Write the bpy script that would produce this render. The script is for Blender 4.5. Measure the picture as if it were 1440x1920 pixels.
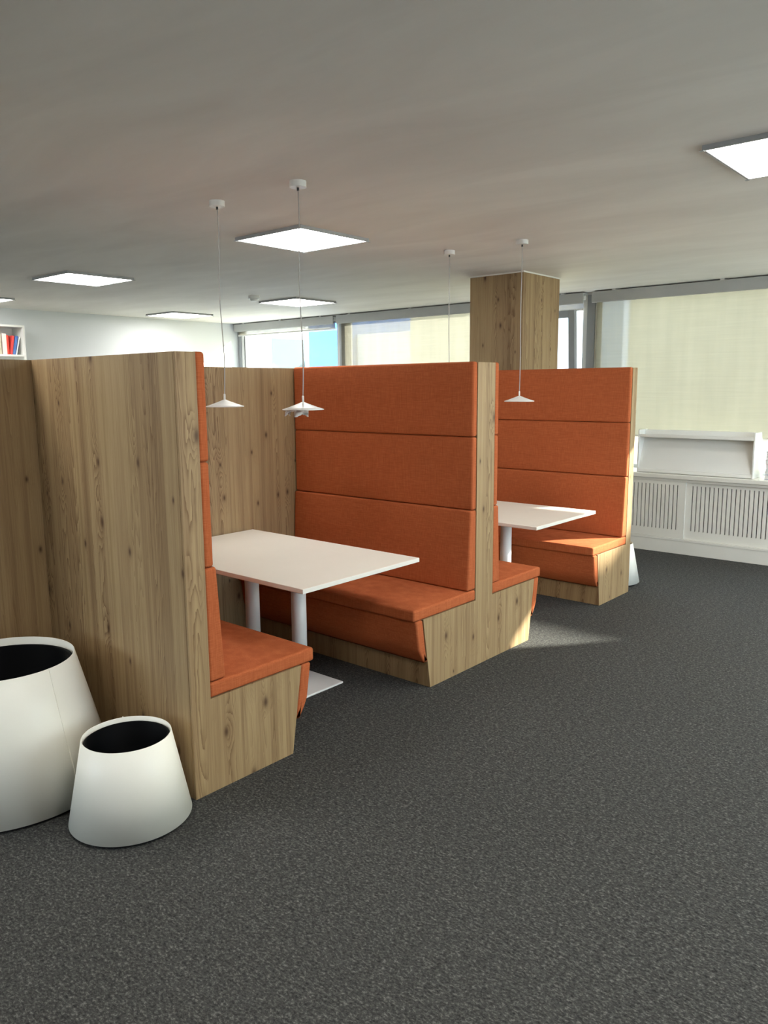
import bpy, bmesh, math, random
from mathutils import Vector, Matrix
random.seed(7)
SC = bpy.context.scene
for o in list(bpy.data.objects):
    bpy.data.objects.remove(o, do_unlink=True)
COL = SC.collection

# ------------------------------------------------------------------ camera
YAW, PITCH, ROLL = 0.7111, -0.1586, -0.0077
cam_d = bpy.data.cameras.new('camera')
cam_d.sensor_fit = 'VERTICAL'
cam_d.sensor_height = 36.0
cam_d.lens = 1456.64 / 1920 * 36.0
cam_d.clip_start = 0.05
cam = bpy.data.objects.new('camera', cam_d)
COL.objects.link(cam)
_F = Vector((-math.sin(YAW) * math.cos(PITCH), math.cos(YAW) * math.cos(PITCH), math.sin(PITCH)))
_R0 = Vector((math.cos(YAW), math.sin(YAW), 0))
_U0 = _R0.cross(_F)
_R = math.cos(ROLL) * _R0 + math.sin(ROLL) * _U0
_U = -math.sin(ROLL) * _R0 + math.cos(ROLL) * _U0
M = Matrix((( _R.x, _U.x, -_F.x, 2.5272), (_R.y, _U.y, -_F.y, -1.7386), (_R.z, _U.z, -_F.z, 1.6687), (0, 0, 0, 1)))
cam.matrix_world = M
SC.camera = cam

# ------------------------------------------------------------------ exposure, world, sun
SC.view_settings.view_transform = 'Standard'
SC.view_settings.look = 'None'
SC.view_settings.gamma = 1
SC.view_settings.use_curve_mapping = False
SC.view_settings.exposure = 1.07
SC.cycles.max_bounces = 10
SC.cycles.diffuse_bounces = 6
SC.cycles.transparent_max_bounces = 16
SC.cycles.caustics_reflective = False
SC.cycles.caustics_refractive = False

SKY = 5.5
SUN = 14.0
LED = 10.5
world = bpy.data.worlds.new('sky')
SC.world = world
world.use_nodes = True
bg = world.node_tree.nodes['Background']
bg.inputs[1].default_value = SKY
_nt = world.node_tree
_tc = _nt.nodes.new('ShaderNodeTexCoord')
_sp = _nt.nodes.new('ShaderNodeSeparateXYZ')
_nt.links.new(_tc.outputs['Generated'], _sp.inputs[0])
_mr = _nt.nodes.new('ShaderNodeMapRange')
_mr.inputs[1].default_value = -0.04
_mr.inputs[2].default_value = 0.04
_nt.links.new(_sp.outputs[2], _mr.inputs[0])
_mx = _nt.nodes.new('ShaderNodeMix')
_mx.data_type = 'RGBA'
_mx.inputs[6].default_value = (0.64, 0.65, 0.65, 1)   # pale ground below the horizon
_mx.inputs[7].default_value = (0.76, 0.87, 1.0, 1)
_nt.links.new(_mr.outputs[0], _mx.inputs[0])
_nt.links.new(_mx.outputs[2], bg.inputs[0])

sun_d = bpy.data.lights.new('sun', 'SUN')
sun_d.energy = SUN
sun_d.angle = math.radians(0.9)
sun_d.color = (1.0, 0.93, 0.82)
sun = bpy.data.objects.new('sun', sun_d)
COL.objects.link(sun)
SUN_DIR = Vector((-0.82, -1.0, -0.64))
sun.rotation_euler = SUN_DIR.to_track_quat('-Z', 'Y').to_euler()
sun.location = (6, 14, 9)

# ------------------------------------------------------------------ node helpers
def new_mat(name):
    m = bpy.data.materials.new(name)
    m.use_nodes = True
    nt = m.node_tree
    return m, nt, nt.nodes['Principled BSDF']

def N(nt, kind, **kw):
    n = nt.nodes.new(kind)
    for k, v in kw.items():
        setattr(n, k, v)
    return n

def math_node(nt, op, a=None, b=None, c=None, clamp=False):
    n = N(nt, 'ShaderNodeMath', operation=op)
    n.use_clamp = clamp
    for i, v in enumerate((a, b, c)):
        if v is None:
            continue
        if isinstance(v, (int, float)):
            n.inputs[i].default_value = v
        else:
            nt.links.new(v, n.inputs[i])
    return n.outputs[0]

def ramp(nt, fac, stops):
    r = N(nt, 'ShaderNodeValToRGB')
    el = r.color_ramp.elements
    el[0].position, el[0].color = stops[0][0], stops[0][1]
    el[1].position, el[1].color = stops[-1][0], stops[-1][1]
    for pos, c in stops[1:-1]:
        e = el.new(pos)
        e.color = c
    nt.links.new(fac, r.inputs[0])
    return r.outputs[0]

def mixc(nt, fac, a, b, mode='MIX'):
    n = N(nt, 'ShaderNodeMix', data_type='RGBA', blend_type=mode)
    for sock, v in ((n.inputs[0], fac), (n.inputs[6], a), (n.inputs[7], b)):
        if isinstance(v, (int, float)):
            sock.default_value = v
        elif isinstance(v, tuple):
            sock.default_value = v
        else:
            nt.links.new(v, sock)
    return n.outputs[2]

def noise(nt, vec, scale, detail=2.0, rough=0.5, dist=0.0):
    n = N(nt, 'ShaderNodeTexNoise')
    n.inputs['Scale'].default_value = scale
    n.inputs['Detail'].default_value = detail
    n.inputs['Roughness'].default_value = rough
    n.inputs['Distortion'].default_value = dist
    if vec is not None:
        nt.links.new(vec, n.inputs['Vector'])
    return n.outputs['Fac']

def bump(nt, bsdf, height, strength=0.2, dist=0.005):
    b = N(nt, 'ShaderNodeBump')
    b.inputs['Strength'].default_value = strength
    b.inputs['Distance'].default_value = dist
    nt.links.new(height, b.inputs['Height'])
    nt.links.new(b.outputs[0], bsdf.inputs['Normal'])

def srgb(r, g, b):
    f = lambda c: (c / 255 / 12.92) if c / 255 <= 0.04045 else ((c / 255 + 0.055) / 1.055) ** 2.4
    return (f(r), f(g), f(b), 1.0)

def plain(name, rgb, rough=0.5, metal=0.0, var=0.04, nscale=6.0, bumpy=0.0, spec=0.5, bscale=60):
    m, nt, b = new_mat(name)
    tc = N(nt, 'ShaderNodeTexCoord').outputs['Object']
    f = noise(nt, tc, nscale, 4)
    c = srgb(*rgb)
    lo = tuple(max(0, x * (1 - var)) for x in c[:3]) + (1,)
    hi = tuple(min(1, x * (1 + var)) for x in c[:3]) + (1,)
    nt.links.new(ramp(nt, f, [(0.3, lo), (0.7, hi)]), b.inputs['Base Color'])
    b.inputs['Roughness'].default_value = rough
    b.inputs['Metallic'].default_value = metal
    b.inputs['Specular IOR Level'].default_value = spec
    if bumpy:
        bump(nt, b, noise(nt, tc, bscale, 4), bumpy, 0.002)
    return m

# ------------------------------------------------------------------ materials
def wood_material():
    m, nt, b = new_mat('pine_laminate')
    tc = N(nt, 'ShaderNodeTexCoord').outputs['Object']
    sep = N(nt, 'ShaderNodeSeparateXYZ')
    nt.links.new(tc, sep.inputs[0])
    X, Y, Z = sep.outputs
    h = math_node(nt, 'ADD', math_node(nt, 'MULTIPLY', Y, 1.0), math_node(nt, 'MULTIPLY', X, 1.07))
    def vec(sh, sz, off=0.0):
        c = N(nt, 'ShaderNodeCombineXYZ')
        nt.links.new(math_node(nt, 'MULTIPLY', h, sh), c.inputs[0])
        nt.links.new(math_node(nt, 'MULTIPLY', Z, sz), c.inputs[1])
        c.inputs[2].default_value = off
        return c.outputs[0]
    # knots
    vor = N(nt, 'ShaderNodeTexVoronoi', voronoi_dimensions='2D')
    vor.inputs['Scale'].default_value = 1.0
    vor.inputs['Randomness'].default_value = 1.0
    nt.links.new(vec(5.2, 2.6), vor.inputs['Vector'])
    d = vor.outputs['Distance']
    sepc = N(nt, 'ShaderNodeSeparateColor')
    nt.links.new(vor.outputs['Color'], sepc.inputs[0])
    has = math_node(nt, 'GREATER_THAN', sepc.outputs[0], 0.36)
    ksize = math_node(nt, 'MULTIPLY_ADD', sepc.outputs[1], 0.055, 0.026)
    knot = math_node(nt, 'MULTIPLY', math_node(nt, 'POWER', 2.718, math_node(nt, 'MULTIPLY', math_node(nt, 'POWER', math_node(nt, 'DIVIDE', d, ksize), 2.0), -1.0)), has)
    halo = math_node(nt, 'MULTIPLY', math_node(nt, 'POWER', 2.718, math_node(nt, 'MULTIPLY', math_node(nt, 'POWER', math_node(nt, 'DIVIDE', d, 0.22), 2.0), -1.0)), has)
    # flame grain contour field
    field = noise(nt, vec(8.5, 0.38), 1.0, 1.5, 0.45)
    wob = noise(nt, vec(60.0, 8.0, 4.0), 1.0, 2.0)
    fld = math_node(nt, 'ADD', math_node(nt, 'MULTIPLY', field, 15.0), math_node(nt, 'MULTIPLY', halo, 1.6))
    fld = math_node(nt, 'ADD', fld, math_node(nt, 'MULTIPLY', wob, 0.55))
    fr = math_node(nt, 'FRACT', math_node(nt, 'MULTIPLY', fld, 2.2))
    line = math_node(nt, 'POWER', fr, 2.2)
    mask = noise(nt, vec(13.0, 0.30, 9.0), 1.0, 1.0)
    mk = ramp(nt, mask, [(0.47, (0, 0, 0, 1)), (0.60, (1, 1, 1, 1))])
    line = math_node(nt, 'MULTIPLY', line, math_node(nt, 'MULTIPLY_ADD', mk, 0.9, 0.10))
    # board streaks and fine fibre
    streak = noise(nt, vec(15.0, 0.20, 2.0), 1.0, 4.0, 0.65)
    broad = noise(nt, vec(3.2, 0.35, 7.0), 1.0, 2.0, 0.5)
    fibre = noise(nt, vec(170.0, 5.0, 1.0), 1.0, 2.0, 0.6)
    base = ramp(nt, streak, [(0.30, srgb(122, 97, 68)), (0.44, srgb(152, 126, 92)), (0.56, srgb(173, 148, 110)), (0.70, srgb(148, 123, 86))])
    base = mixc(nt, math_node(nt, 'MULTIPLY', broad, 0.4), base, srgb(144, 120, 86))
    base = mixc(nt, math_node(nt, 'MULTIPLY', math_node(nt, 'SUBTRACT', fibre, 0.35, clamp=True), 0.75), base, srgb(118, 92, 62))
    base = mixc(nt, math_node(nt, 'MULTIPLY', line, 0.75), base, srgb(96, 66, 38))
    base = mixc(nt, math_node(nt, 'MULTIPLY', halo, 0.16), base, srgb(110, 80, 52))
    base = mixc(nt, math_node(nt, 'MULTIPLY', knot, 0.9, clamp=True), base, srgb(66, 40, 24))
    nt.links.new(base, b.inputs['Base Color'])
    b.inputs['Roughness'].default_value = 0.52
    b.inputs['Specular IOR Level'].default_value = 0.35
    bump(nt, b, math_node(nt, 'ADD', fibre, line), 0.12, 0.0008)
    return m

def fabric_material():
    m, nt, b = new_mat('orange_woven_fabric')
    tc = N(nt, 'ShaderNodeTexCoord').outputs['Object']
    def stretched(sx, sy, sz):
        mp = N(nt, 'ShaderNodeMapping')
        mp.inputs['Scale'].default_value = (sx, sy, sz)
        nt.links.new(tc, mp.inputs[0])
        return mp.outputs[0]
    warp = noise(nt, stretched(330, 330, 16), 1.0, 2.0)
    weft = noise(nt, stretched(16, 16, 330), 1.0, 2.0)
    mott = noise(nt, tc, 2.5, 2.0)
    w = math_node(nt, 'ADD', math_node(nt, 'MULTIPLY', warp, 0.5), math_node(nt, 'MULTIPLY', weft, 0.5))
    c = ramp(nt, w, [(0.32, srgb(156, 81, 46)), (0.5, srgb(171, 92, 55)), (0.68, srgb(187, 106, 67))])
    c = mixc(nt, math_node(nt, 'MULTIPLY', mott, 0.15), c, srgb(162, 84, 48))
    nt.links.new(c, b.inputs['Base Color'])
    b.inputs['Roughness'].default_value = 0.92
    b.inputs['Specular IOR Level'].default_value = 0.13
    b.inputs['Sheen Weight'].default_value = 0.0
    b.inputs['Sheen Roughness'].default_value = 0.5
    bump(nt, b, w, 0.22, 0.0008)
    return m

def carpet_material():
    m, nt, b = new_mat('grey_loop_carpet')
    tc = N(nt, 'ShaderNodeTexCoord').outputs['Object']
    mp = N(nt, 'ShaderNodeMapping')
    mp.inputs['Scale'].default_value = (1.0, 1.5, 1.0)
    nt.links.new(tc, mp.inputs[0])
    f1 = noise(nt, mp.outputs[0], 85.0, 4.0, 0.72, 0.3)
    f2 = noise(nt, mp.outputs[0], 33.0, 3.0, 0.6)
    f3 = noise(nt, tc, 1.3, 2.0)
    f = math_node(nt, 'ADD', math_node(nt, 'MULTIPLY', f1, 0.78), math_node(nt, 'MULTIPLY', f2, 0.22))
    c = ramp(nt, f, [(0.34, srgb(28, 28, 28)), (0.46, srgb(56, 56, 55)), (0.54, srgb(73, 73, 71)), (0.66, srgb(118, 117, 113))])
    c = mixc(nt, math_node(nt, 'MULTIPLY', f3, 0.22), c, srgb(64, 64, 63))
    nt.links.new(c, b.inputs['Base Color'])
    b.inputs['Roughness'].default_value = 0.95
    b.inputs['Specular IOR Level'].default_value = 0.1
    bump(nt, b, f1, 0.5, 0.004)
    return m

def ceiling_material():
    m, nt, b = new_mat('painted_plaster_ceiling')
    tc = N(nt, 'ShaderNodeTexCoord').outputs['Object']
    mp = N(nt, 'ShaderNodeMapping')
    mp.inputs['Scale'].default_value = (0.5, 1.6, 1.0)
    mp.inputs['Rotation'].default_value = (0, 0, 0.25)
    nt.links.new(tc, mp.inputs[0])
    f = noise(nt, mp.outputs[0], 1.5, 4.0, 0.55, 0.6)
    c = ramp(nt, f, [(0.3, srgb(214, 211, 207)), (0.7, srgb(228, 226, 222))])
    nt.links.new(c, b.inputs['Base Color'])
    b.inputs['Roughness'].default_value = 0.75
    f2 = noise(nt, mp.outputs[0], 3.5, 3.0, 0.5)
    bump(nt, b, f2, 0.22, 0.02)
    return m

def blind_material(name, see=0.30, rgb=(226, 224, 206)):
    m = bpy.data.materials.new(name)
    m.use_nodes = True
    nt = m.node_tree
    nt.nodes.clear()
    out = N(nt, 'ShaderNodeOutputMaterial')
    tc = N(nt, 'ShaderNodeTexCoord').outputs['Object']
    mp = N(nt, 'ShaderNodeMapping')
    mp.inputs['Scale'].default_value = (9, 1, 0.9)
    nt.links.new(tc, mp.inputs[0])
    mp2 = N(nt, 'ShaderNodeMapping')
    mp2.inputs['Scale'].default_value = (2, 1, 60)
    nt.links.new(tc, mp2.inputs[0])
    f = math_node(nt, 'ADD', math_node(nt, 'MULTIPLY', noise(nt, mp.outputs[0], 1.0, 3.0), 0.6), math_node(nt, 'MULTIPLY', noise(nt, mp2.outputs[0], 1.0, 2.0), 0.4))
    c0 = srgb(*rgb)
    col = ramp(nt, f, [(0.35, tuple(x * 0.88 for x in c0[:3]) + (1,)), (0.65, c0)])
    tl = N(nt, 'ShaderNodeBsdfTranslucent')
    df = N(nt, 'ShaderNodeBsdfDiffuse')
    nt.links.new(col, tl.inputs[0])
    nt.links.new(col, df.inputs[0])
    mx = N(nt, 'ShaderNodeMixShader')
    mx.inputs[0].default_value = 0.45
    nt.links.new(df.outputs[0], mx.inputs[1])
    nt.links.new(tl.outputs[0], mx.inputs[2])
    tr = N(nt, 'ShaderNodeBsdfTransparent')
    mx2 = N(nt, 'ShaderNodeMixShader')
    mx2.inputs[0].default_value = see
    nt.links.new(mx.outputs[0], mx2.inputs[1])
    nt.links.new(tr.outputs[0], mx2.inputs[2])
    nt.links.new(mx2.outputs[0], out.inputs[0])
    return m

def glass_material():
    m = bpy.data.materials.new('window_glass')
    m.use_nodes = True
    nt = m.node_tree
    nt.nodes.clear()
    out = N(nt, 'ShaderNodeOutputMaterial')
    tr = N(nt, 'ShaderNodeBsdfTransparent')
    tr.inputs[0].default_value = (0.94, 0.97, 0.96, 1)
    gl = N(nt, 'ShaderNodeBsdfGlossy')
    gl.inputs['Roughness'].default_value = 0.02
    fz = N(nt, 'ShaderNodeLayerWeight')
    fz.inputs[0].default_value = 0.5
    fac = math_node(nt, 'MULTIPLY_ADD', math_node(nt, 'POWER', fz.outputs['Facing'], 4.0), 0.6, 0.04)
    mx = N(nt, 'ShaderNodeMixShader')
    nt.links.new(fac, mx.inputs[0])
    nt.links.new(tr.outputs[0], mx.inputs[1])
    nt.links.new(gl.outputs[0], mx.inputs[2])
    nt.links.new(mx.outputs[0], out.inputs[0])
    return m

def emit_material(name, rgb, strength):
    m, nt, b = new_mat(name)
    b.inputs['Base Color'].default_value = (0.9, 0.9, 0.9, 1)
    b.inputs['Emission Color'].default_value = rgb + (1,)
    b.inputs['Emission Strength'].default_value = strength
    return m

WOOD = wood_material()
FABRIC = fabric_material()
CARPET = carpet_material()
CEIL = ceiling_material()
WALL = plain('white_wall_paint', (208, 212, 216), 0.7, var=0.015, nscale=2, bumpy=0.05)
LAM = plain('white_table_laminate', (226, 222, 212), 0.38, var=0.01)
METAL = plain('white_powder_coat', (222, 222, 219), 0.4, var=0.01)
PLANTER = plain('planter_cream_coat', (236, 233, 222), 0.42, var=0.012, nscale=3, bumpy=0.05, bscale=300)
LINER = plain('planter_black_liner', (5, 6, 8), 0.55, var=0.1, spec=0.05)
RUBBER = plain('black_base', (16, 16, 17), 0.7, var=0.1)
PAINT = plain('white_painted_board', (224, 222, 214), 0.45, var=0.015)
RACKM = plain('rack_white_metal', (226, 226, 222), 0.4, var=0.01)
DARK = plain('cavity_shade', (26, 26, 27), 0.9, var=0.1)
ALU = plain('white_aluminium_frame', (206, 208, 208), 0.4, var=0.02)
FRAMEM = plain('light_frame_grey', (158, 160, 162), 0.45, var=0.02)
CASS = plain('blind_cassette_grey', (172, 174, 173), 0.45, var=0.02)
GREYALU = plain('grey_aluminium', (150, 154, 158), 0.4, metal=0.3, var=0.03)
GASKET = plain('dark_gasket', (52, 55, 58), 0.7)
CABLE = plain('pale_cable', (168, 166, 162), 0.6)
PAPER = plain('tissue_wrap', (225, 225, 222), 0.7, var=0.03, nscale=40)
LIGHTM = emit_material('led_diffuser', (1.0, 0.97, 0.91), LED)
GLASS = glass_material()
BLIND = blind_material('pale_screen_fabric', 0.27, (152, 149, 138))

SLAB = plain('added_slab', (190, 188, 180), 0.9, var=0.06, nscale=2)

# ------------------------------------------------------------------ mesh helpers
def obj(name, bm, mat, parent=None, smooth=False, bevel=0.0, seg=2, loc=None):
    me = bpy.data.meshes.new(name)
    bmesh.ops.recalc_face_normals(bm, faces=bm.faces)
    bm.to_mesh(me)
    bm.free()
    mats = mat if isinstance(mat, (list, tuple)) else [mat]
    for mm in mats:
        me.materials.append(mm)
    o = bpy.data.objects.new(name, me)
    COL.objects.link(o)
    if parent is not None:
        o.parent = parent
    if loc is not None:
        o.location = loc
    if smooth or bevel:
        for p in me.polygons:
            p.use_smooth = True
    if bevel:
        md = o.modifiers.new('bevel', 'BEVEL')
        md.width = bevel
        md.segments = seg
        md.limit_method = 'ANGLE'
        md.angle_limit = math.radians(35)
        md.harden_normals = True
    return o

def thing(name, label, cat, loc=(0, 0, 0), rz=0.0, group=None):
    o = bpy.data.objects.new(name, None)
    COL.objects.link(o)
    o.empty_display_size = 0.1
    o.location = loc
    o.rotation_euler = (0, 0, rz)
    o['label'] = label
    o['category'] = cat
    if group:
        o['group'] = group
    return o

def tag(o, label, cat, group=None):
    o['label'] = label
    o['category'] = cat
    if group:
        o['group'] = group
    return o

def struct(name, bm, mat, **kw):
    o = obj(name, bm, mat, **kw)
    if not kw.get('parent'):
        o['kind'] = 'structure'
    return o

def dup(root, loc, label, rz=None):
    r = root.copy()
    COL.objects.link(r)
    r.location = loc
    if rz is not None:
        r.rotation_euler = (0, 0, rz)
    r['label'] = label
    for ch in list(root.children):
        c = ch.copy()
        COL.objects.link(c)
        c.parent = r
        for g in list(ch.children):
            d = g.copy()
            COL.objects.link(d)
            d.parent = c
    return r

def add_box(bm, x0, x1, y0, y1, z0, z1, mi=0):
    vs = [bm.verts.new((x, y, z)) for x in (x0, x1) for y in (y0, y1) for z in (z0, z1)]
    idx = [(0, 1, 3, 2), (4, 6, 7, 5), (0, 4, 5, 1), (2, 3, 7, 6), (0, 2, 6, 4), (1, 5, 7, 3)]
    for f in idx:
        face = bm.faces.new([vs[i] for i in f])
        face.material_index = mi
    return vs

def box(*a):
    bm = bmesh.new()
    add_box(bm, *a)
    return bm

def add_prism_x(bm, pts, x0, x1):
    """pts: (y, z) outline extruded along x"""
    a = [bm.verts.new((x0, y, z)) for y, z in pts]
    b = [bm.verts.new((x1, y, z)) for y, z in pts]
    n = len(pts)
    bm.faces.new(a)
    bm.faces.new(b[::-1])
    for i in range(n):
        j = (i + 1) % n
        bm.faces.new((a[i], b[i], b[j], a[j]))

def prism_x(pts, x0, x1):
    bm = bmesh.new()
    add_prism_x(bm, pts, x0, x1)
    return bm

def lathe(profile, seg=64, closed=False, cap=False):
    """profile: list of (r, z)"""
    bm = bmesh.new()
    rings = []
    for r, z in profile:
        if r < 1e-6:
            rings.append([bm.verts.new((0, 0, z))])
        else:
            rings.append([bm.verts.new((r * math.cos(2 * math.pi * i / seg), r * math.sin(2 * math.pi * i / seg), z)) for i in range(seg)])
    pairs = list(zip(rings, rings[1:]))
    if closed:
        pairs.append((rings[-1], rings[0]))
    for a, b in pairs:
        for i in range(seg):
            j = (i + 1) % seg
            if len(a) == 1 and len(b) == 1:
                continue
            if len(a) == 1:
                bm.faces.new((a[0], b[j], b[i]))
            elif len(b) == 1:
                bm.faces.new((a[i], a[j], b[0]))
            else:
                bm.faces.new((a[i], a[j], b[j], b[i]))
    return bm

def tube(points, r, seg=8):
    bm = bmesh.new()
    rings = []
    n = len(points)
    P = [Vector(p) for p in points]
    for k, p in enumerate(P):
        t = (P[min(k + 1, n - 1)] - P[max(k - 1, 0)]).normalized()
        a = t.cross(Vector((0.3, 1, 0.1))).normalized()
        b = t.cross(a)
        rings.append([bm.verts.new(p + r * (math.cos(2 * math.pi * i / seg) * a + math.sin(2 * math.pi * i / seg) * b)) for i in range(seg)])
    for a, b in zip(rings, rings[1:]):
        for i in range(seg):
            j = (i + 1) % seg
            bm.faces.new((a[i], a[j], b[j], b[i]))
    bm.faces.new(rings[0])
    bm.faces.new(rings[-1][::-1])
    return bm

def cushion(x0, x1, u0, u1, z0, z1, r=0.014, bulge=0.006, axis='u', warp=None):
    """soft block: rounded edges, one side (front 'u' or top 'z') slightly puffed"""
    def ticks(a, b, n):
        s = [0, 0.12, 0.3, 0.55, 0.8, 1.0]
        lo = [a + r * q for q in s]
        hi = [b - r * q for q in s][::-1]
        mid = [a + r + (b - a - 2 * r) * i / n for i in range(1, n)]
        return lo + mid + hi
    ax = [ticks(x0, x1, 14), ticks(u0, u1, 4), ticks(z0, z1, 6)]
    bm = bmesh.new()
    cache = {}
    lo = (x0, u0, z0)
    hi = (x1, u1, z1)
    c = [(l + h) / 2 for l, h in zip(lo, hi)]
    hf = [(h - l) / 2 for l, h in zip(lo, hi)]
    def vert(i, j, k):
        key = (i, j, k)
        if key in cache:
            return cache[key]
        p = Vector((ax[0][i], ax[1][j], ax[2][k]))
        inner = Vector([min(max(p[q], lo[q] + r), hi[q] - r) for q in range(3)])
        dd = p - inner
        if dd.length > 1e-9:
            p = inner + dd.normalized() * r
        s = [(p[q] - c[q]) / hf[q] for q in range(3)]
        if axis == 'u' and s[1] > 0:
            p.y += bulge * (1 - min(1, abs(s[0])) ** 6) * (1 - min(1, abs(s[2])) ** 4) * s[1]
        if axis == 'z' and s[2] > 0:
            p.z += bulge * (1 - min(1, abs(s[0])) ** 6) * (1 - min(1, abs(s[1])) ** 4) * s[2]
        if warp:
            p = warp(p)
        cache[key] = bm.verts.new(p)
        return cache[key]
    nx, ny, nz = len(ax[0]) - 1, len(ax[1]) - 1, len(ax[2]) - 1
    for i in range(nx):
        for j in range(ny):
            for k in (0, nz):
                bm.faces.new((vert(i, j, k), vert(i + 1, j, k), vert(i + 1, j + 1, k), vert(i, j + 1, k)))
    for i in range(nx):
        for k in range(nz):
            for j in (0, ny):
                bm.faces.new((vert(i, j, k), vert(i + 1, j, k), vert(i + 1, j, k + 1), vert(i, j, k + 1)))
    for j in range(ny):
        for k in range(nz):
            for i in (0, nx):
                bm.faces.new((vert(i, j, k), vert(i, j + 1, k), vert(i, j + 1, k + 1), vert(i, j, k + 1)))
    return bm

# ------------------------------------------------------------------ room shell
ZC = 2.684
XL, XR = -7.531, 4.6
YB, YW = -6.0, 6.40
struct('floor', box(XL - 0.1, XR + 0.1, YB - 0.1, YW + 0.15, -0.1, 0.0), CARPET)
struct('ceiling', box(XL - 0.1, XR + 0.1, YB - 0.1, YW + 0.15, ZC, ZC + 0.15), CEIL)
struct('wall_left', box(XL - 0.12, XL, YB - 0.1, YW + 0.15, 0, ZC), WALL)
bm = bmesh.new()
add_box(bm, XR, XR + 0.12, YB - 0.1, YW + 0.15, 0, 0.8)
add_box(bm, XR, XR + 0.12, YB - 0.1, YW + 0.15, 2.5, ZC)
for a, b_ in ((YB - 0.1, 0.6), (2.3, 2.5), (4.2, 4.4), (6.1, YW + 0.15)):
    add_box(bm, XR, XR + 0.12, a, b_, 0.8, 2.5)
struct('wall_right', bm, WALL)
struct('added_slab_right', box(XR + 0.13, 12, YB, 11.5, -0.5, -0.4), SLAB)   # unseen slab added beyond the right windows, cuts ground light to the ceiling
bm = bmesh.new()
add_box(bm, XL, XR, YB - 0.12, YB, 0, 0.8)
add_box(bm, XL, XR, YB - 0.12, YB, 2.5, ZC)
for a, b_ in ((XL, -3.9), (-0.9, XR)):
    add_box(bm, a, b_, YB - 0.12, YB, 0.8, 2.5)
struct('wall_rear', bm, WALL)
struct('added_slab_rear', box(-8, XR + 0.12, -13, YB - 0.13, -0.5, -0.4), SLAB)   # unseen slab added behind the room, stops upward light at the rear window
bm = bmesh.new()
add_box(bm, XL, XR, YW, YW + 0.12, 0, 0.78)
add_box(bm, XL, XR, YW, YW + 0.08, 2.655, ZC)
add_box(bm, 3.35, XR, YW, YW + 0.12, 0.78, 2.655)
struct('wall_front', bm, WALL)

# windows: (x0, x1)
def window(n, x0, x1, bars=(), sash=True):
    bm = bmesh.new()
    z0, z1 = 0.78, 2.655
    f = 0.055
    y0, y1 = YW + 0.0, YW + 0.07
    add_box(bm, x0, x0 + f, y0, y1, z0, z1)
    add_box(bm, x1 - f, x1, y0, y1, z0, z1)
    add_box(bm, x0 + f, x1 - f, y0, y1, z1 - f, z1)
    add_box(bm, x0 + f, x1 - f, y0, y1, z0, z0 + f)
    for b in bars:
        add_box(bm, b - 0.03, b + 0.03, y0, y1, z0 + f, z1 - f)
    w = struct('window_%d' % n, bm, ALU, bevel=0.004)
    if sash:
        g = obj('window_pane', box(x0 + f, x1 - f, y0 + 0.03, y0 + 0.036, z0 + f, z1 - f), GLASS, parent=w)
        bm = bmesh.new()
        t = 0.012
        for a in [(x0 + f, x0 + f + t), (x1 - f - t, x1 - f)]:
            add_box(bm, a[0], a[1], y0 + 0.012, y0 + 0.029, z0 + f, z1 - f)
        add_box(bm, x0 + f + t, x1 - f - t, y0 + 0.012, y0 + 0.029, z1 - f - t, z1 - f)
        obj('gasket', bm, GASKET, parent=w)
    return w

window(1, -7.46, -5.28)
window(2, -5.16, -2.62)
w3 = window(3, -2.52, -1.50, sash=False)
window(4, -1.41, 1.30)
window(5, 1.39, 3.35)
for i, (a, b_) in enumerate(((0.6, 2.3), (2.5, 4.2), (4.4, 6.1))):  # unseen right-wall windows, added to brighten the radiator cover and bench ends
    bm = bmesh.new()
    f = 0.05
    for q in ((a, a + f, 0.8, 2.5), (b_ - f, b_, 0.8, 2.5), (a + f, b_ - f, 0.8, 0.85), (a + f, b_ - f, 2.45, 2.5)):
        add_box(bm, XR + 0.02, XR + 0.09, q[0], q[1], q[2], q[3])
    w_ = struct('window_%d' % (6 + i), bm, ALU)
    obj('window_pane', box(XR + 0.05, XR + 0.056, a + f, b_ - f, 0.85, 2.45), GLASS, parent=w_)
for i, (a, b_) in enumerate(((-3.9, -0.9),)):  # unseen rear window, added as fill for faces turned towards the camera
    bm = bmesh.new()
    f = 0.05
    for q in ((a, a + f, 0.8, 2.5), (b_ - f, b_, 0.8, 2.5), (a + f, b_ - f, 0.8, 0.85), (a + f, b_ - f, 2.45, 2.5)):
        add_box(bm, q[0], q[1], YB - 0.09, YB - 0.02, q[2], q[3])
    w_ = struct('window_%d' % (9 + i), bm, ALU)
    obj('window_pane', box(a + f, b_ - f, YB - 0.06, YB - 0.054, 0.85, 2.45), GLASS, parent=w_)
bm = bmesh.new()
for a, b_ in ((XL, -7.46), (-5.28, -5.16), (-2.62, -2.52), (-1.50, -1.41), (1.30, 1.39)):
    add_box(bm, a, b_, YW - 0.015, YW + 0.085, 0.78, 2.655)
struct('trim_1', bm, GREYALU, bevel=0.004)

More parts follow.
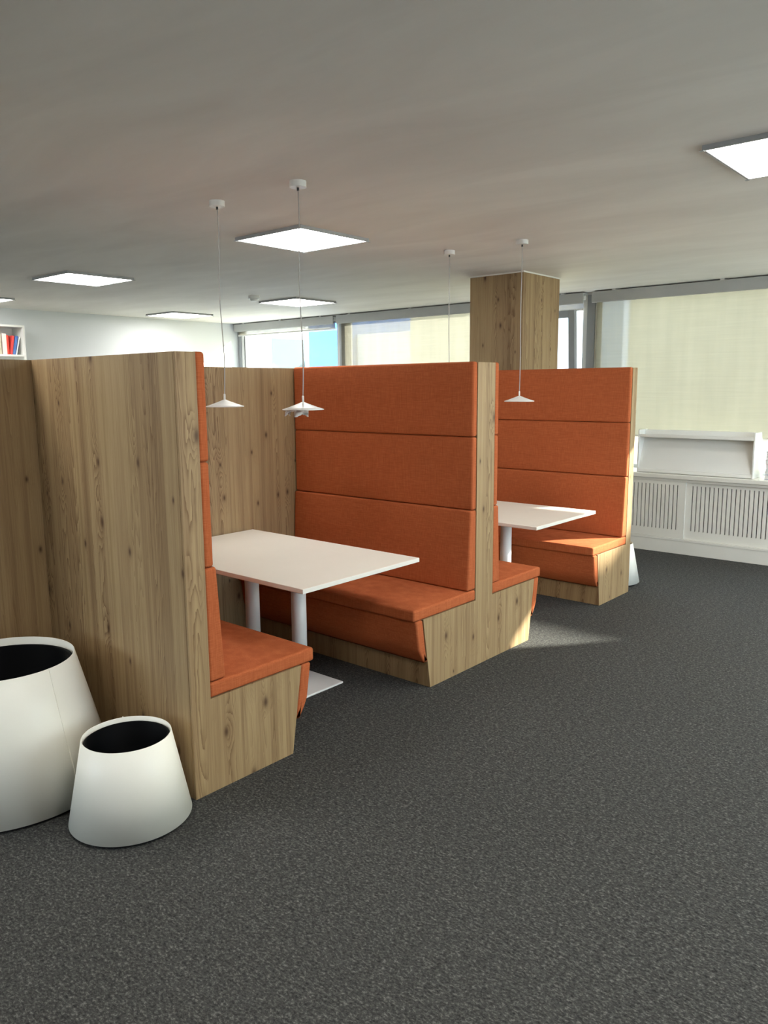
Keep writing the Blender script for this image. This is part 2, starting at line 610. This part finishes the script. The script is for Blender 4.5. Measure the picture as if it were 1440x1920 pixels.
# tilted-in sash of window 3
sash_root = bpy.data.objects.new('window_sash', None)
COL.objects.link(sash_root)
sash_root.parent = w3
sash_root.location = (0, YW - 0.012, 0.84)
sash_root.rotation_euler = (math.radians(4.5), 0, 0)
bm = bmesh.new()
sx0, sx1, sh = -2.46, -1.575, 1.66
add_box(bm, sx0, sx0 + 0.075, -0.03, 0.03, 0, sh)
add_box(bm, sx1 - 0.075, sx1, -0.03, 0.03, 0, sh)
add_box(bm, sx0 + 0.075, sx1 - 0.075, -0.03, 0.03, sh - 0.08, sh)
add_box(bm, sx0 + 0.075, sx1 - 0.075, -0.03, 0.03, 0, 0.08)
obj('sash_frame', bm, GREYALU, parent=sash_root, bevel=0.004)
obj('window_pane', box(sx0 + 0.07, sx1 - 0.07, -0.004, 0.004, 0.07, sh - 0.07), GLASS, parent=sash_root)

# ------------------------------------------------------------------ roller blinds
def roller_blind(x0, x1, zbot, label):
    t = thing('roller_blind', label, 'blind', ((x0 + x1) / 2, YW - 0.07, zbot), group='roller blinds along the window wall')
    hw = (x1 - x0) / 2
    zt = 2.672 - zbot
    bm = bmesh.new()
    add_prism_x(bm, [(-0.05, zt), (0.05, zt), (0.05, zt - 0.012), (-0.038, zt - 0.012), (-0.038, zt - 0.095), (-0.03, zt - 0.115), (-0.042, zt - 0.115), (-0.05, zt - 0.1)], -hw, hw)
    obj('cassette', bm, CASS, parent=t, bevel=0.003)
    bm = lathe([(0.0, -hw), (0.024, -hw), (0.024, hw), (0.0, hw)], 24)
    bmesh.ops.rotate(bm, verts=bm.verts, cent=(0, 0, 0), matrix=Matrix.Rotation(math.pi / 2, 3, 'Y'))
    bmesh.ops.translate(bm, verts=bm.verts, vec=(0, 0.0, zt - 0.05))
    obj('roller_tube', bm, METAL, parent=t, smooth=False)
    fab_bot = 0.02
    obj('blind_fabric', box(-hw + 0.03, hw - 0.03, 0.022, 0.0235, fab_bot, zt - 0.05), BLIND, parent=t)
    obj('bottom_bar', box(-hw + 0.03, hw - 0.03, 0.014, 0.032, 0.0, 0.022), METAL, parent=t, bevel=0.003)
    n = max(2, int((x1 - x0) / 0.7))
    for i in range(n):
        xx = -hw + 0.25 + (2 * hw - 0.5) * i / (n - 1)
        obj('bracket', box(xx - 0.02, xx + 0.02, -0.056, 0.03, zt, zt + 0.0118), METAL, parent=t)
    return t
roller_blind(-7.50, -5.30, 2.49, 'rolled-up white roller blind over the corner window beside the left wall')
roller_blind(-5.24, -2.60, 0.86, 'lowered pale roller blind left of the wooden column')
roller_blind(-2.54, -1.50, 2.49, 'short rolled-up roller blind over the tilted sash right of the wooden column')
roller_blind(-1.40, 1.31, 1.13, 'wide lowered pale roller blind behind the white magazine rack')

# ------------------------------------------------------------------ wooden column
t = thing('column', 'square column clad in knotty pine standing behind the far booth', 'column', (-1.46, 4.811, 0))
obj('cladding', box(-0.286, 0.286, -0.33, 0.33, 0, ZC - 0.012), WOOD, parent=t, bevel=0.002)
obj('top_trim', box(-0.291, 0.291, -0.335, 0.335, ZC - 0.012, ZC - 0.0005), PAINT, parent=t)

# ------------------------------------------------------------------ booth seating
H, ZS, ZB = 1.81, 0.474, 0.408
S1, S2 = 1.384, 0.957
LB = 1.50            # bench length along x
ET = 0.012           # end panel thickness

def flip(p):
    p.y = -p.y
    return p

def seat_side(parent, y0, sgn):
    """cushions of one seating side; y0 = face of the divider, sgn = direction the sitter faces"""
    def place(bm):
        for v in bm.verts:
            v.co.y = y0 + sgn * v.co.y
        return bm
    x0, x1 = -LB + 0.004, -0.001
    for (za, zb, ta, tb) in ((S1 + 0.001, H + 0.002, 0.046, 0.044), (S2 + 0.001, S1 - 0.001, 0.046, 0.044), (ZS + 0.003, S2 - 0.001, 0.084, 0.058)):
        def warp(p, za=za, zb=zb, ta=ta, tb=tb):
            f = (p.z - za) / (zb - za)
            p.y = p.y * (ta + (tb - ta) * f)
            return p
        def unit(p):
            return p
        T = ta
        def warp2(p, za=za, zb=zb, ta=ta, tb=tb):
            f = min(1, max(0, (p.z - za) / (zb - za)))
            p.y = p.y * (1 + (tb / ta - 1) * f)
            return p
        obj('backrest_cushion', place(cushion(x0, x1, 0.001, T, za, zb, 0.013, 0.007, 'u', warp2)), FABRIC, parent=parent, smooth=True)
    obj('seat_cushion', place(cushion(x0, x1, 0.001, 0.592, ZB + 0.002, ZS, 0.012, 0.006, 'z')), FABRIC, parent=parent, smooth=True)
    # kick cushion: slanted pad under the front edge
    def slant(p):
        f = (p.z - 0.155) / (ZB - 0.155)
        off = 0.471 + 0.040 * f
        if p.y > 0.03 and f < 0.3:
            p.y -= (0.3 - f) * 0.13
        p.y += off
        return p
    obj('kick_cushion', place(cushion(x0, x1, 0.001, 0.062, 0.155, ZB, 0.012, 0.003, 'u', slant)), FABRIC, parent=parent, smooth=True)

def base_profile(y0, sgn, z1=ZB):
    return [(y0, 0), (y0 + sgn * 0.445, 0), (y0 + sgn * 0.509, z1), (y0, z1)]

# near bench
t = thing('booth_bench', 'nearest high-backed orange booth bench, pine end panel beside the white planters', 'booth bench', (0, 0, 0), group='orange booth benches')
obj('divider_panel', box(-LB, -ET - 0.002, 0.0, 0.094, 0, H), WOOD, parent=t)
obj('end_panel', prism_x([(0, 0), (0.539, 0), (0.603, ZB), (0.094, ZB), (0.094, H), (0, H)], -ET, 0), WOOD, parent=t, bevel=0.0012)
obj('base', prism_x([(0.0945, 0), (0.539, 0), (0.603, ZB), (0.0945, ZB)], -LB, -ET - 0.0005), WOOD, parent=t)
seat_side(t, 0.094, 1)
# middle double bench
t = thing('booth_bench', 'double-sided orange booth bench between the two white tables', 'booth bench', (0, 2.12, 0), group='orange booth benches')
ya, yb = 2.028 - 2.12, 2.211 - 2.12
obj('divider_panel', box(-LB, -ET - 0.0005, ya, yb, 0, H), WOOD, parent=t)
obj('end_panel', prism_x([(ya - 0.445, 0), (yb + 0.448, 0), (yb + 0.509, ZB), (yb, ZB), (yb, H), (ya, H), (ya, ZB), (ya - 0.509, ZB)], -ET, 0), WOOD, parent=t, bevel=0.0012)
obj('base', prism_x([(ya - 0.445, 0), (ya - 0.509, ZB), (ya - 0.0005, ZB), (ya - 0.0005, 0)], -LB, -ET - 0.0005), WOOD, parent=t)
obj('base', prism_x([(yb + 0.445, 0), (yb + 0.509, ZB), (yb + 0.0005, ZB), (yb + 0.0005, 0)], -LB, -ET - 0.0005), WOOD, parent=t)
seat_side(t, ya, -1)
seat_side(t, yb, 1)
# far bench
t = thing('booth_bench', 'farthest high-backed orange booth bench, in front of the wooden column', 'booth bench', (0, 4.218, 0), group='orange booth benches')
ya, yb = 4.175 - 4.218, 4.261 - 4.218
obj('divider_panel', box(-LB, -ET - 0.0005, ya, yb, 0, H), WOOD, parent=t)
obj('end_panel', prism_x([(ya - 0.452, 0), (yb, 0), (yb, H), (ya, H), (ya, ZB), (ya - 0.509, ZB)], -ET, 0), WOOD, parent=t, bevel=0.0012)
obj('base', prism_x([(ya - 0.445, 0), (ya - 0.509, ZB), (ya - 0.0005, ZB), (ya - 0.0005, 0)], -LB, -ET - 0.0005), WOOD, parent=t)
seat_side(t, ya, -1)

# back panels that close the booths, and the return panel behind the planters
tag(obj('partition_panel', box(-0.04, 0, -0.9735, 0.9735, 0, H - 0.004), WOOD, loc=(-LB - 0.0, 1.061, 0)), 'pine back panel closing the near booth behind its table', 'partition', 'pine booth panels')
bpy.data.objects['partition_panel'].location.x = -LB - 0.0005
bpy.data.objects['partition_panel'].location.y = 1.061
tag(obj('partition_panel', box(-0.04, 0, -0.98, 0.98, 0, H - 0.004), WOOD, loc=(-LB - 0.0005, 3.193, 0)), 'pine back panel closing the far booth behind its table', 'partition', 'pine booth panels')
tag(obj('partition_panel', box(-0.04, 0, -0.6, 0.6, 0, H), WOOD, loc=(-1.152, -0.601, 0)), 'pine panel at the left edge, standing behind the big planter', 'partition', 'pine booth panels')

# ------------------------------------------------------------------ tables
def make_table(label, loc):
    t = thing('table', label, 'table', loc, group='white booth tables')
    bm = box(-0.71, 0.71, -0.4425, 0.4425, 0.715, 0.739)
    obj('tabletop', bm, LAM, parent=t, bevel=0.003)
    for x in (-0.20, 0.20):
        lg = obj('leg', lathe([(0, 0.014), (0.042, 0.014), (0.042, 0.700), (0, 0.700)], 40), METAL, parent=t, smooth=False)
        lg.location.x = x
        for p in lg.data.polygons:
            p.use_smooth = len(p.vertices) == 4
        obj('mounting_plate', box(x - 0.16, x + 0.16, -0.16, 0.16, 0.7005, 0.7145), METAL, parent=t, bevel=0.002)
    obj('base_plate', box(-0.36, 0.36, -0.185, 0.185, 0.001, 0.0135), METAL, parent=t, bevel=0.006)
    return t
tb = make_table('white table in the near booth, under the two nearer pendants', (-0.778, 1.13, 0))
dup(tb, (-0.752, 3.2525, 0), 'white table with sunlit edge in the far booth')

# ------------------------------------------------------------------ pendants
def make_pendant(label, x, y, zs, bend=0.006):
    t = thing('pendant_lamp', label, 'pendant lamp', (x, y, zs), group='thin white pendant lamps over the tables')
    R = 0.108
    hc = ZC - zs
    prof = [(0.0, 0.006), (0.030, 0.006), (0.030, 0.001), (R - 0.006, 0.001), (R - 0.002, 0.0005), (R, 0.003), (R - 0.001, 0.0055), (0.075, 0.0155), (0.04, 0.0285), (0.018, 0.037), (0.008, 0.0415), (0.0, 0.042)]
    obj('lamp_shade', lathe(prof, 64), METAL, parent=t, smooth=True)
    obj('stem', lathe([(0, 0.038), (0.0055, 0.038), (0.0055, 0.072), (0.003, 0.075), (0, 0.075)], 20), METAL, parent=t, smooth=True)
    obj('diffuser', lathe([(0, 0.0), (0.029, 0.0), (0.029, 0.0055), (0, 0.0055)], 32), LAM, parent=t)
    n = 22
    pts = []
    for i in range(n + 1):
        f = i / n
        z = 0.07 + (hc - 0.028 - 0.07) * f
        pts.append((bend * math.sin(f * math.pi * 2.3) * (1 - f) + bend * 0.4 * math.sin(f * 9), bend * math.sin(f * 7 + 1) * (1 - f) * f, z))
    obj('cable', tube(pts, 0.0030, 8), CABLE, parent=t, smooth=True)
    obj('canopy', lathe([(0, hc - 0.031), (0.040, hc - 0.031), (0.042, hc - 0.029), (0.042, hc - 0.0005), (0, hc - 0.0005)], 48), METAL, parent=t, bevel=0.001)
    obj('cable_grip', lathe([(0, hc - 0.045), (0.006, hc - 0.045), (0.006, hc - 0.031), (0, hc - 0.031)], 16), GASKET, parent=t)
    return t
make_pendant('pendant lamp nearest the pine back panel of the near booth, clear of any wrapping', -1.068, 1.055, 1.567, 0.008)
make_pendant('pendant lamp with torn wrapping tissue under its shade', -0.440, 1.070, 1.557, 0.006)
make_pendant('pendant lamp whose shade hides behind the double-sided bench, only cord and canopy showing', -1.060, 3.203, 1.560, 0.002)
make_pendant('pendant lamp hanging in front of the farthest orange backrest', -0.434, 3.208, 1.562, 0.002)

# torn wrapping under the second shade
bm = bmesh.new()
rnd = random.Random(3)
def scrap(bm, cx, cy, w, h, ang, n=9):
    ca, sa = math.cos(ang), math.sin(ang)
    g = []
    for i in range(n + 1):
        row = []
        for j in range(n + 1):
            a = (i / n - 0.5) * w
            b_ = -j / n * h * (1 + 0.22 * math.sin(i * 0.7 + 1.0))
            off = 0.007 * math.sin(i * 0.8 + j * 0.5) + 0.004 * math.sin(j * 1.1 + i * 0.4)
            row.append(bm.verts.new((cx + a * ca - off * sa, cy + a * sa + off * ca, b_ + 0.002 * math.sin(i * 2.9))))
        g.append(row)
    for i in range(n):
        for j in range(n):
            bm.faces.new((g[i][j], g[i + 1][j], g[i + 1][j + 1], g[i][j + 1]))
scrap(bm, -0.005, -0.01, 0.075, 0.030, 0.75)
scrap(bm, -0.070, -0.045, 0.030, 0.026, 0.55)
scrap(bm, -0.040, -0.030, 0.07, 0.008, 0.65)
o = obj('wrapping_tissue', bm, PAPER, smooth=True, loc=(-0.440, 1.070, 1.5572))
md = o.modifiers.new('thick', 'SOLIDIFY')
md.thickness = 0.0006
tag(o, 'crumpled scrap of white wrapping tissue stuck under one pendant shade', 'wrapping')

# ------------------------------------------------------------------ planters
def planter(label, loc, r0, r1, h, seam_ang):
    t = thing('planter', label, 'planter', loc, group='conical white planters')
    zb = 0.015
    zt = zb + h
    w = 0.004
    sl = (r0 - r1) / h
    prof = [(r0, zb), (r1, zt - 0.001), (r1 - 0.002, zt), (r1 - w, zt - 0.001), (r0 - w, zb)]
    o = obj('shell', lathe(prof, 128, closed=True), PLANTER, parent=t, smooth=True)
    # black insert
    k = r1 - w - 0.002
    g = 0.0075 * r1 / 0.168
    d = 0.020 * r1 / 0.168
    lp = [(k, zt - d), (k - g, zt - d + 0.004), (k - g * 1.8, zt - d + 0.001), (k - g * 2.2, zt - d - 0.07), (k - g * 3.6, zt - d - 0.078), (k - g * 4.2, zt - d - 0.24 * r1 / 0.168 * 0.9), (0, zt - d - 0.24 * r1 / 0.168 * 0.9)]
    obj('liner', lathe(lp, 96), LINER, parent=t, smooth=True)
    obj('foot_ring', lathe([(0, 0.0005), (r0 - 0.016, 0.0005), (r0 - 0.012, zb + 0.004), (0, zb + 0.004)], 96), RUBBER, parent=t)
    # folded sheet seam
    n = Vector((math.cos(seam_ang), math.sin(seam_ang), 0))
    s = Vector((-n.y, n.x, 0))
    bm = bmesh.new()
    hw = 0.0022
    vs = []
    for (rr, z) in ((r0, zb + 0.001), (r1, zt + 0.0015)):
        for a in (-hw, hw):
            for e in (-0.001, 0.0022):
                vs.append(bm.verts.new(n * (rr + e) + s * a + Vector((0, 0, z))))
    for f in [(0, 1, 3, 2), (4, 6, 7, 5), (0, 4, 5, 1), (2, 3, 7, 6), (0, 2, 6, 4), (1, 5, 7, 3)]:
        bm.faces.new([vs[i] for i in f])
    obj('seam', bm, PLANTER, parent=t)
    return t
planter('small white conical planter by the pine corner at lower left', (-0.096, -0.2375, 0), 0.233, 0.168, 0.333, math.radians(154))
planter('large white conical planter with visible seam at the left edge', (-0.727, -0.427, 0), 0.422, 0.288, 0.548, math.radians(13.8))
planter('white conical planter peeking out behind the farthest booth bench', (-0.26, 4.50, 0), 0.233, 0.168, 0.333, math.radians(90))

# ------------------------------------------------------------------ LED ceiling panels
def led_panel(label, cx, cy):
    t = thing('ceiling_light', label, 'ceiling light', (cx, cy, ZC), group='square ceiling light panels')
    s = 0.322
    e = 0.012
    d = 0.022
    bm = bmesh.new()
    add_box(bm, -s, -s + e, -s, s, -d, -0.0005)
    add_box(bm, s - e, s, -s, s, -d, -0.0005)
    add_box(bm, -s + e, s - e, -s, -s + e, -d, -0.0005)
    add_box(bm, -s + e, s - e, s - e, s, -d, -0.0005)
    obj('frame', bm, FRAMEM, parent=t)
    obj('diffuser', box(-s + e + 0.0005, s - e - 0.0005, -s + e + 0.0005, s - e - 0.0005, -d + 0.003, -0.0005), LIGHTM, parent=t)
    for a, b_ in ((-1, -1), (1, -1), (1, 1), (-1, 1)):
        obj('clip', box(a * s - 0.009, a * s + 0.009, b_ * s - 0.009, b_ * s + 0.009, -d - 0.0025, -d - 0.0003), GREYALU, parent=t)
    return t
led_panel('square ceiling light above the near booth, in front of the second pendant cord', -1.502, 2.105)
led_panel('square ceiling light at the right edge of the photo', 1.585, 2.158)
led_panel('square ceiling light high above the left wall side, left of the first pendant', -4.352, 2.055)
led_panel('square ceiling light beside the smoke detector', -4.392, 4.760)
led_panel('small-looking square ceiling light far off near the left wall corner', -6.725, 4.740)
led_panel('ceiling light at the far left edge, only its corner showing', -6.70, 2.02)
for x, y, lab in ((-6.7, -0.6, 'added unseen ceiling light between the bookcase and the added rear window'),
                  (-4.37, -0.6, 'added unseen ceiling light behind the pine panel at the left edge'),
                  (-1.5, -0.6, 'added unseen ceiling light above and behind the large planter'),
                  (1.58, -0.6, 'added unseen ceiling light nearly over the camera'),
                  (1.58, 4.76, 'added unseen ceiling light off to the right, near the radiator cover'),
                  (-4.37, -3.3, 'added unseen ceiling light nearest the added rear window, leftmost behind the camera'),
                  (-1.5, -3.3, 'added unseen ceiling light right of the added rear window, behind the camera'),
                  (1.58, -3.3, 'added unseen ceiling light in the rear right part of the room behind the camera'),
                  (3.9, -0.6, 'added unseen ceiling light by the solid part of the right wall'),
                  (3.9, 2.1, 'added unseen ceiling light in front of the added right-hand windows')):
    led_panel(lab, x, y)  # extra panels out of view, added to balance the room light

# smoke detector
t = thing('smoke_detector', 'round white smoke detector on the ceiling beside a light panel', 'smoke detector', (-4.352, 4.064, ZC))
obj('base', lathe([(0, -0.0005), (0.062, -0.0005), (0.062, -0.028), (0.058, -0.032), (0, -0.032)], 40), METAL, parent=t)
obj('sensor_head', lathe([(0, -0.0325), (0.044, -0.0325), (0.040, -0.048), (0.030, -0.055), (0, -0.056)], 40), METAL, parent=t, smooth=True)

# ------------------------------------------------------------------ radiator cover under the windows
WF = 5.961
t = thing('radiator_cover', 'long white radiator cover with slotted sliding panels under the windows', 'radiator cover', (0, WF, 0))
bm = bmesh.new()
X0, X1 = XL + 0.002, XR - 0.002
obj('plinth', box(X0, X1, 0.0, 0.02, 0, 0.13), PAINT, parent=t, bevel=0.002)
obj('lower_track', box(X0, X1, -0.004, 0.05, 0.1305, 0.156), PAINT, parent=t, bevel=0.002)
obj('upper_track', box(X0, X1, -0.002, 0.05, 0.725, 0.750), PAINT, parent=t, bevel=0.002)
obj('cavity_shade_board', box(X0, X1, 0.10, 0.12, 0.0, 0.749), DARK, parent=t)  # near-black sheet that paints the shade inside the cavity behind the slots
obj('sill', box(X0, X1, -0.022, YW - WF - 0.001, 0.7505, 0.795), PAINT, parent=t, bevel=0.008, seg=3)
def slot_panel(x0, x1, yo, first):
    bm = bmesh.new()
    z0, z1 = 0.157, 0.7245
    s0, s1 = 0.240, 0.690
    y0, y1 = yo, yo + 0.016
    p, wd = 0.0405, 0.0095
    xs = []
    x = first
    while x < x1 - 0.045:
        xs.append(x)
        x += p
    add_box(bm, x0, x1, y0, y1, z0, s0)
    add_box(bm, x0, x1, y0, y1, s1, z1)
    prev = x0
    for c in xs:
        add_box(bm, prev, c - wd / 2, y0, y1, s0, s1)
        prev = c + wd / 2
    add_box(bm, prev, x1, y0, y1, s0, s1)
    return obj('sliding_panel', bm, PAINT, parent=t)
slot_panel(-1.225, -0.177, 0.004, -1.225 + 0.0765)
slot_panel(-0.20, 0.86, 0.023, -0.115)
slot_panel(0.835, 1.90, 0.004, 0.90)
slot_panel(1.875, 2.95, 0.023, 1.95)
slot_panel(-2.25, -1.20, 0.023, -2.18)

# magazine rack standing on the sill
RX0, RX1 = -0.70, 0.425
t = thing('magazine_rack', 'white sloping magazine rack standing empty on the window sill', 'magazine rack', ((RX0 + RX1) / 2, 6.0, 0.796))
hw = (RX1 - RX0) / 2
side = [(0.0, 0.0), (0.30, 0.0), (0.325, 0.03), (0.33, 0.09), (0.21, 0.43), (0.0, 0.43)]
for x in (-hw, hw - 0.014):
    obj('side_panel', prism_x(side, x, x + 0.014), RACKM, parent=t, bevel=0.0015)
a, b_ = -hw + 0.0145, hw - 0.0145
obj('sloping_shelf', prism_x([(0.010, 0.036), (0.016, 0.031), (0.136, 0.340), (0.130, 0.345)], a, b_), RACKM, parent=t)
obj('front_lip', prism_x([(0.002, 0.004), (0.014, 0.004), (0.014, 0.040), (0.002, 0.034)], a, b_), RACKM, parent=t, bevel=0.002)
obj('top_shelf', prism_x([(0.001, 0.358), (0.138, 0.352), (0.138, 0.362), (0.012, 0.372), (0.012, 0.386), (0.001, 0.386)], a, b_), RACKM, parent=t)
obj('back_panel', prism_x([(0.142, 0.01), (0.150, 0.01), (0.150, 0.428), (0.142, 0.428)], a, b_), RACKM, parent=t)

# magazines at the right end of the sill
cols = [((150, 156, 196), 0.046, 'lavender-blue book at the bottom of the sill pile'),
        ((186, 200, 210), 0.048, 'pale blue-grey book second from bottom in the sill pile'),
        ((216, 222, 228), 0.046, 'off-white book in the middle of the sill pile'),
        ((206, 138, 142), 0.044, 'pink book just under the top of the sill pile'),
        ((236, 234, 244), 0.078, 'thick white book topmost in the sill pile')]
z = 0.7965
for i, (c, th, lab) in enumerate(cols):
    m_ = plain('cover_%d' % i, c, 0.4)
    tt = thing('book', lab, 'book', (0.625, 6.17, z), 0.03 * (i % 3 - 1), group='books piled on the sill at the right edge')
    obj('cover', box(-0.105, 0.105, -0.15, 0.15, 0.0, 0.002), m_, parent=tt)
    obj('cover', box(-0.105, 0.105, -0.15, 0.15, th - 0.002, th), m_, parent=tt)
    obj('page_block', box(-0.101, 0.102, -0.147, 0.147, 0.0022, th - 0.0022), PAPER, parent=tt)
    z += th + 0.0004

# ------------------------------------------------------------------ bookcase on the left wall
t = thing('bookcase', 'white bookcase with a few books, seen above the pine panel at the left edge', 'bookcase', (XL + 0.152, 2.10, 0))
by0, by1 = -0.86, 0.72
dx = 0.15
obj('side_panel', box(-dx, dx, by1 - 0.022, by1, 0, 2.46), RACKM, parent=t)
obj('side_panel', box(-dx, dx, by0, by0 + 0.022, 0, 2.46), RACKM, parent=t)
obj('top_panel', box(-dx, dx, by0 + 0.0225, by1 - 0.0225, 2.436, 2.46), RACKM, parent=t)
obj('back_panel', box(-dx, -dx + 0.006, by0 + 0.0225, by1 - 0.0225, 0, 2.4355), RACKM, parent=t)
for zz in (0.06, 0.41, 0.76, 1.10, 1.43, 1.76, 2.083):
    obj('shelf', box(-dx + 0.0065, dx, by0 + 0.0225, by1 - 0.0225, zz, zz + 0.022), RACKM, parent=t)
obj('divider_board', box(-dx + 0.0065, dx - 0.002, -0.08, -0.06, 2.1055, 2.4355), RACKM, parent=t)
bx = XL + 0.152 + 0.02
books = [ (2.425, 0.030, 0.235, 0, (58, 70, 66), 'dark green book, leftmost on the top shelf of the bookcase'),
          (2.461, 0.010, 0.17, 0, (225, 224, 215), 'short thin white book on the top shelf beside the dark one'),
          (2.500, 0.042, 0.262, 0, (186, 180, 158), 'tallest beige-grey book on the top shelf'),
          (2.556, 0.050, 0.250, 0, (232, 214, 206), 'pale pinkish-white book left of the red ones'),
          (2.607, 0.026, 0.232, 0, (214, 66, 48), 'upright orange-red book on the top shelf'),
          (2.640, 0.028, 0.228, 10, (214, 74, 72), 'red book leaning right on the top shelf'),
          (2.672, 0.030, 0.228, 12, (86, 124, 190), 'blue book leaning right on the top shelf'),
          (2.710, 0.012, 0.222, 14, (236, 238, 240), 'thin white book leaning at the right end of the top shelf')]
for i, (y, wd, hh, ang, c, lab) in enumerate(books):
    m_ = plain('spine_%d' % i, c, 0.5)
    tt = thing('book', lab, 'book', (bx, y, 2.1055), 0, group='books on the top shelf of the bookcase')
    tt.rotation_euler = (-math.radians(ang), 0, 0)
    tt.location.z += wd * math.sin(math.radians(ang)) + 0.0003
    obj('cover', box(-0.09, 0.09, 0, 0.002, 0, hh), m_, parent=tt)
    obj('cover', box(-0.09, 0.09, wd - 0.002, wd, 0, hh), m_, parent=tt)
    obj('spine', box(0.0902, 0.092, 0, wd, 0, hh), m_, parent=tt)
    obj('page_block', box(-0.087, 0.09, 0.0022, wd - 0.0022, 0.003, hh - 0.004), PAPER, parent=tt)

# ------------------------------------------------------------------ outside
YEL = plain('yellow_render', (224, 212, 178), 0.9, var=0.06, nscale=0.8)
WHT = plain('white_render', (236, 238, 240), 0.9, var=0.02, nscale=1)
BLU = plain('blue_render', (70, 108, 165), 0.9, var=0.06, nscale=1)
GRY = plain('grey_render', (64, 74, 76), 0.8, var=0.04, nscale=2)
SHUT = plain('grey_shutter', (150, 160, 170), 0.6)
YF = 12.0
t = thing('building', 'pale yellow building across the courtyard, seen through the lowered blinds', 'building', (2, YF, -0.4))
bm = bmesh.new()
add_box(bm, -10.5, -7.2, 0, 0.8, -8, 4.1)
add_box(bm, -7.2, 1.0, 0, 0.8, -8, 5.9)
add_box(bm, 1.0, 3.95, 0, 0.8, -8, 7.6)  # unseen extra height, added to keep direct sun off the wide blind
add_box(bm, 3.95, 5.0, 0, 0.8, -8, 5.9)
add_box(bm, 5.0, 7.4, 0, 0.8, -8, 6.2)
add_box(bm, 7.4, 20, 0, 0.8, -8, 11.0)  # unseen tall stretch, added to block sun from the right-wall windows
obj('facade', bm, YEL, parent=t)
for px, pz in ((-6.2, 2.2), (8.0, 1.4), (11.0, 1.4)):
    f_ = obj('window', box(px - 0.75, px + 0.75, -0.06, 0.02, pz, pz + 1.6), WHT, parent=t)
    obj('shutter', box(px - 0.65, px + 0.65, -0.08, -0.0605, pz + 0.1, pz + 1.5), SHUT, parent=f_)
t = thing('building', 'low white building under a strip of blue sky, behind the left blind', 'building', (-9.45, YF + 0.5, -0.4))
obj('facade', box(-1.1, 0.94, 0, 3, -8, 3.35), WHT, parent=t)
t = thing('building', 'bright blue wall seen through the corner window', 'building', (-13.3, YF + 0.2, -0.4))
obj('facade', box(-4, 2.72, 0, 3, -8, 6.5), BLU, parent=t)
t = thing('building', 'sunlit white building wing with a large grey window, outside the corner window', 'building', (-9.5, 8.4, -0.4))
obj('facade', box(-3.5, 0, -1.6, 1.45, -8, 6.5), WHT, parent=t)
f_ = obj('window', box(0.0005, 0.03, 0.28, 1.42, 1.2, 3.2), WHT, parent=t)
obj('pane', box(0.0305, 0.04, 0.40, 1.30, 1.25, 3.06), GRY, parent=f_)
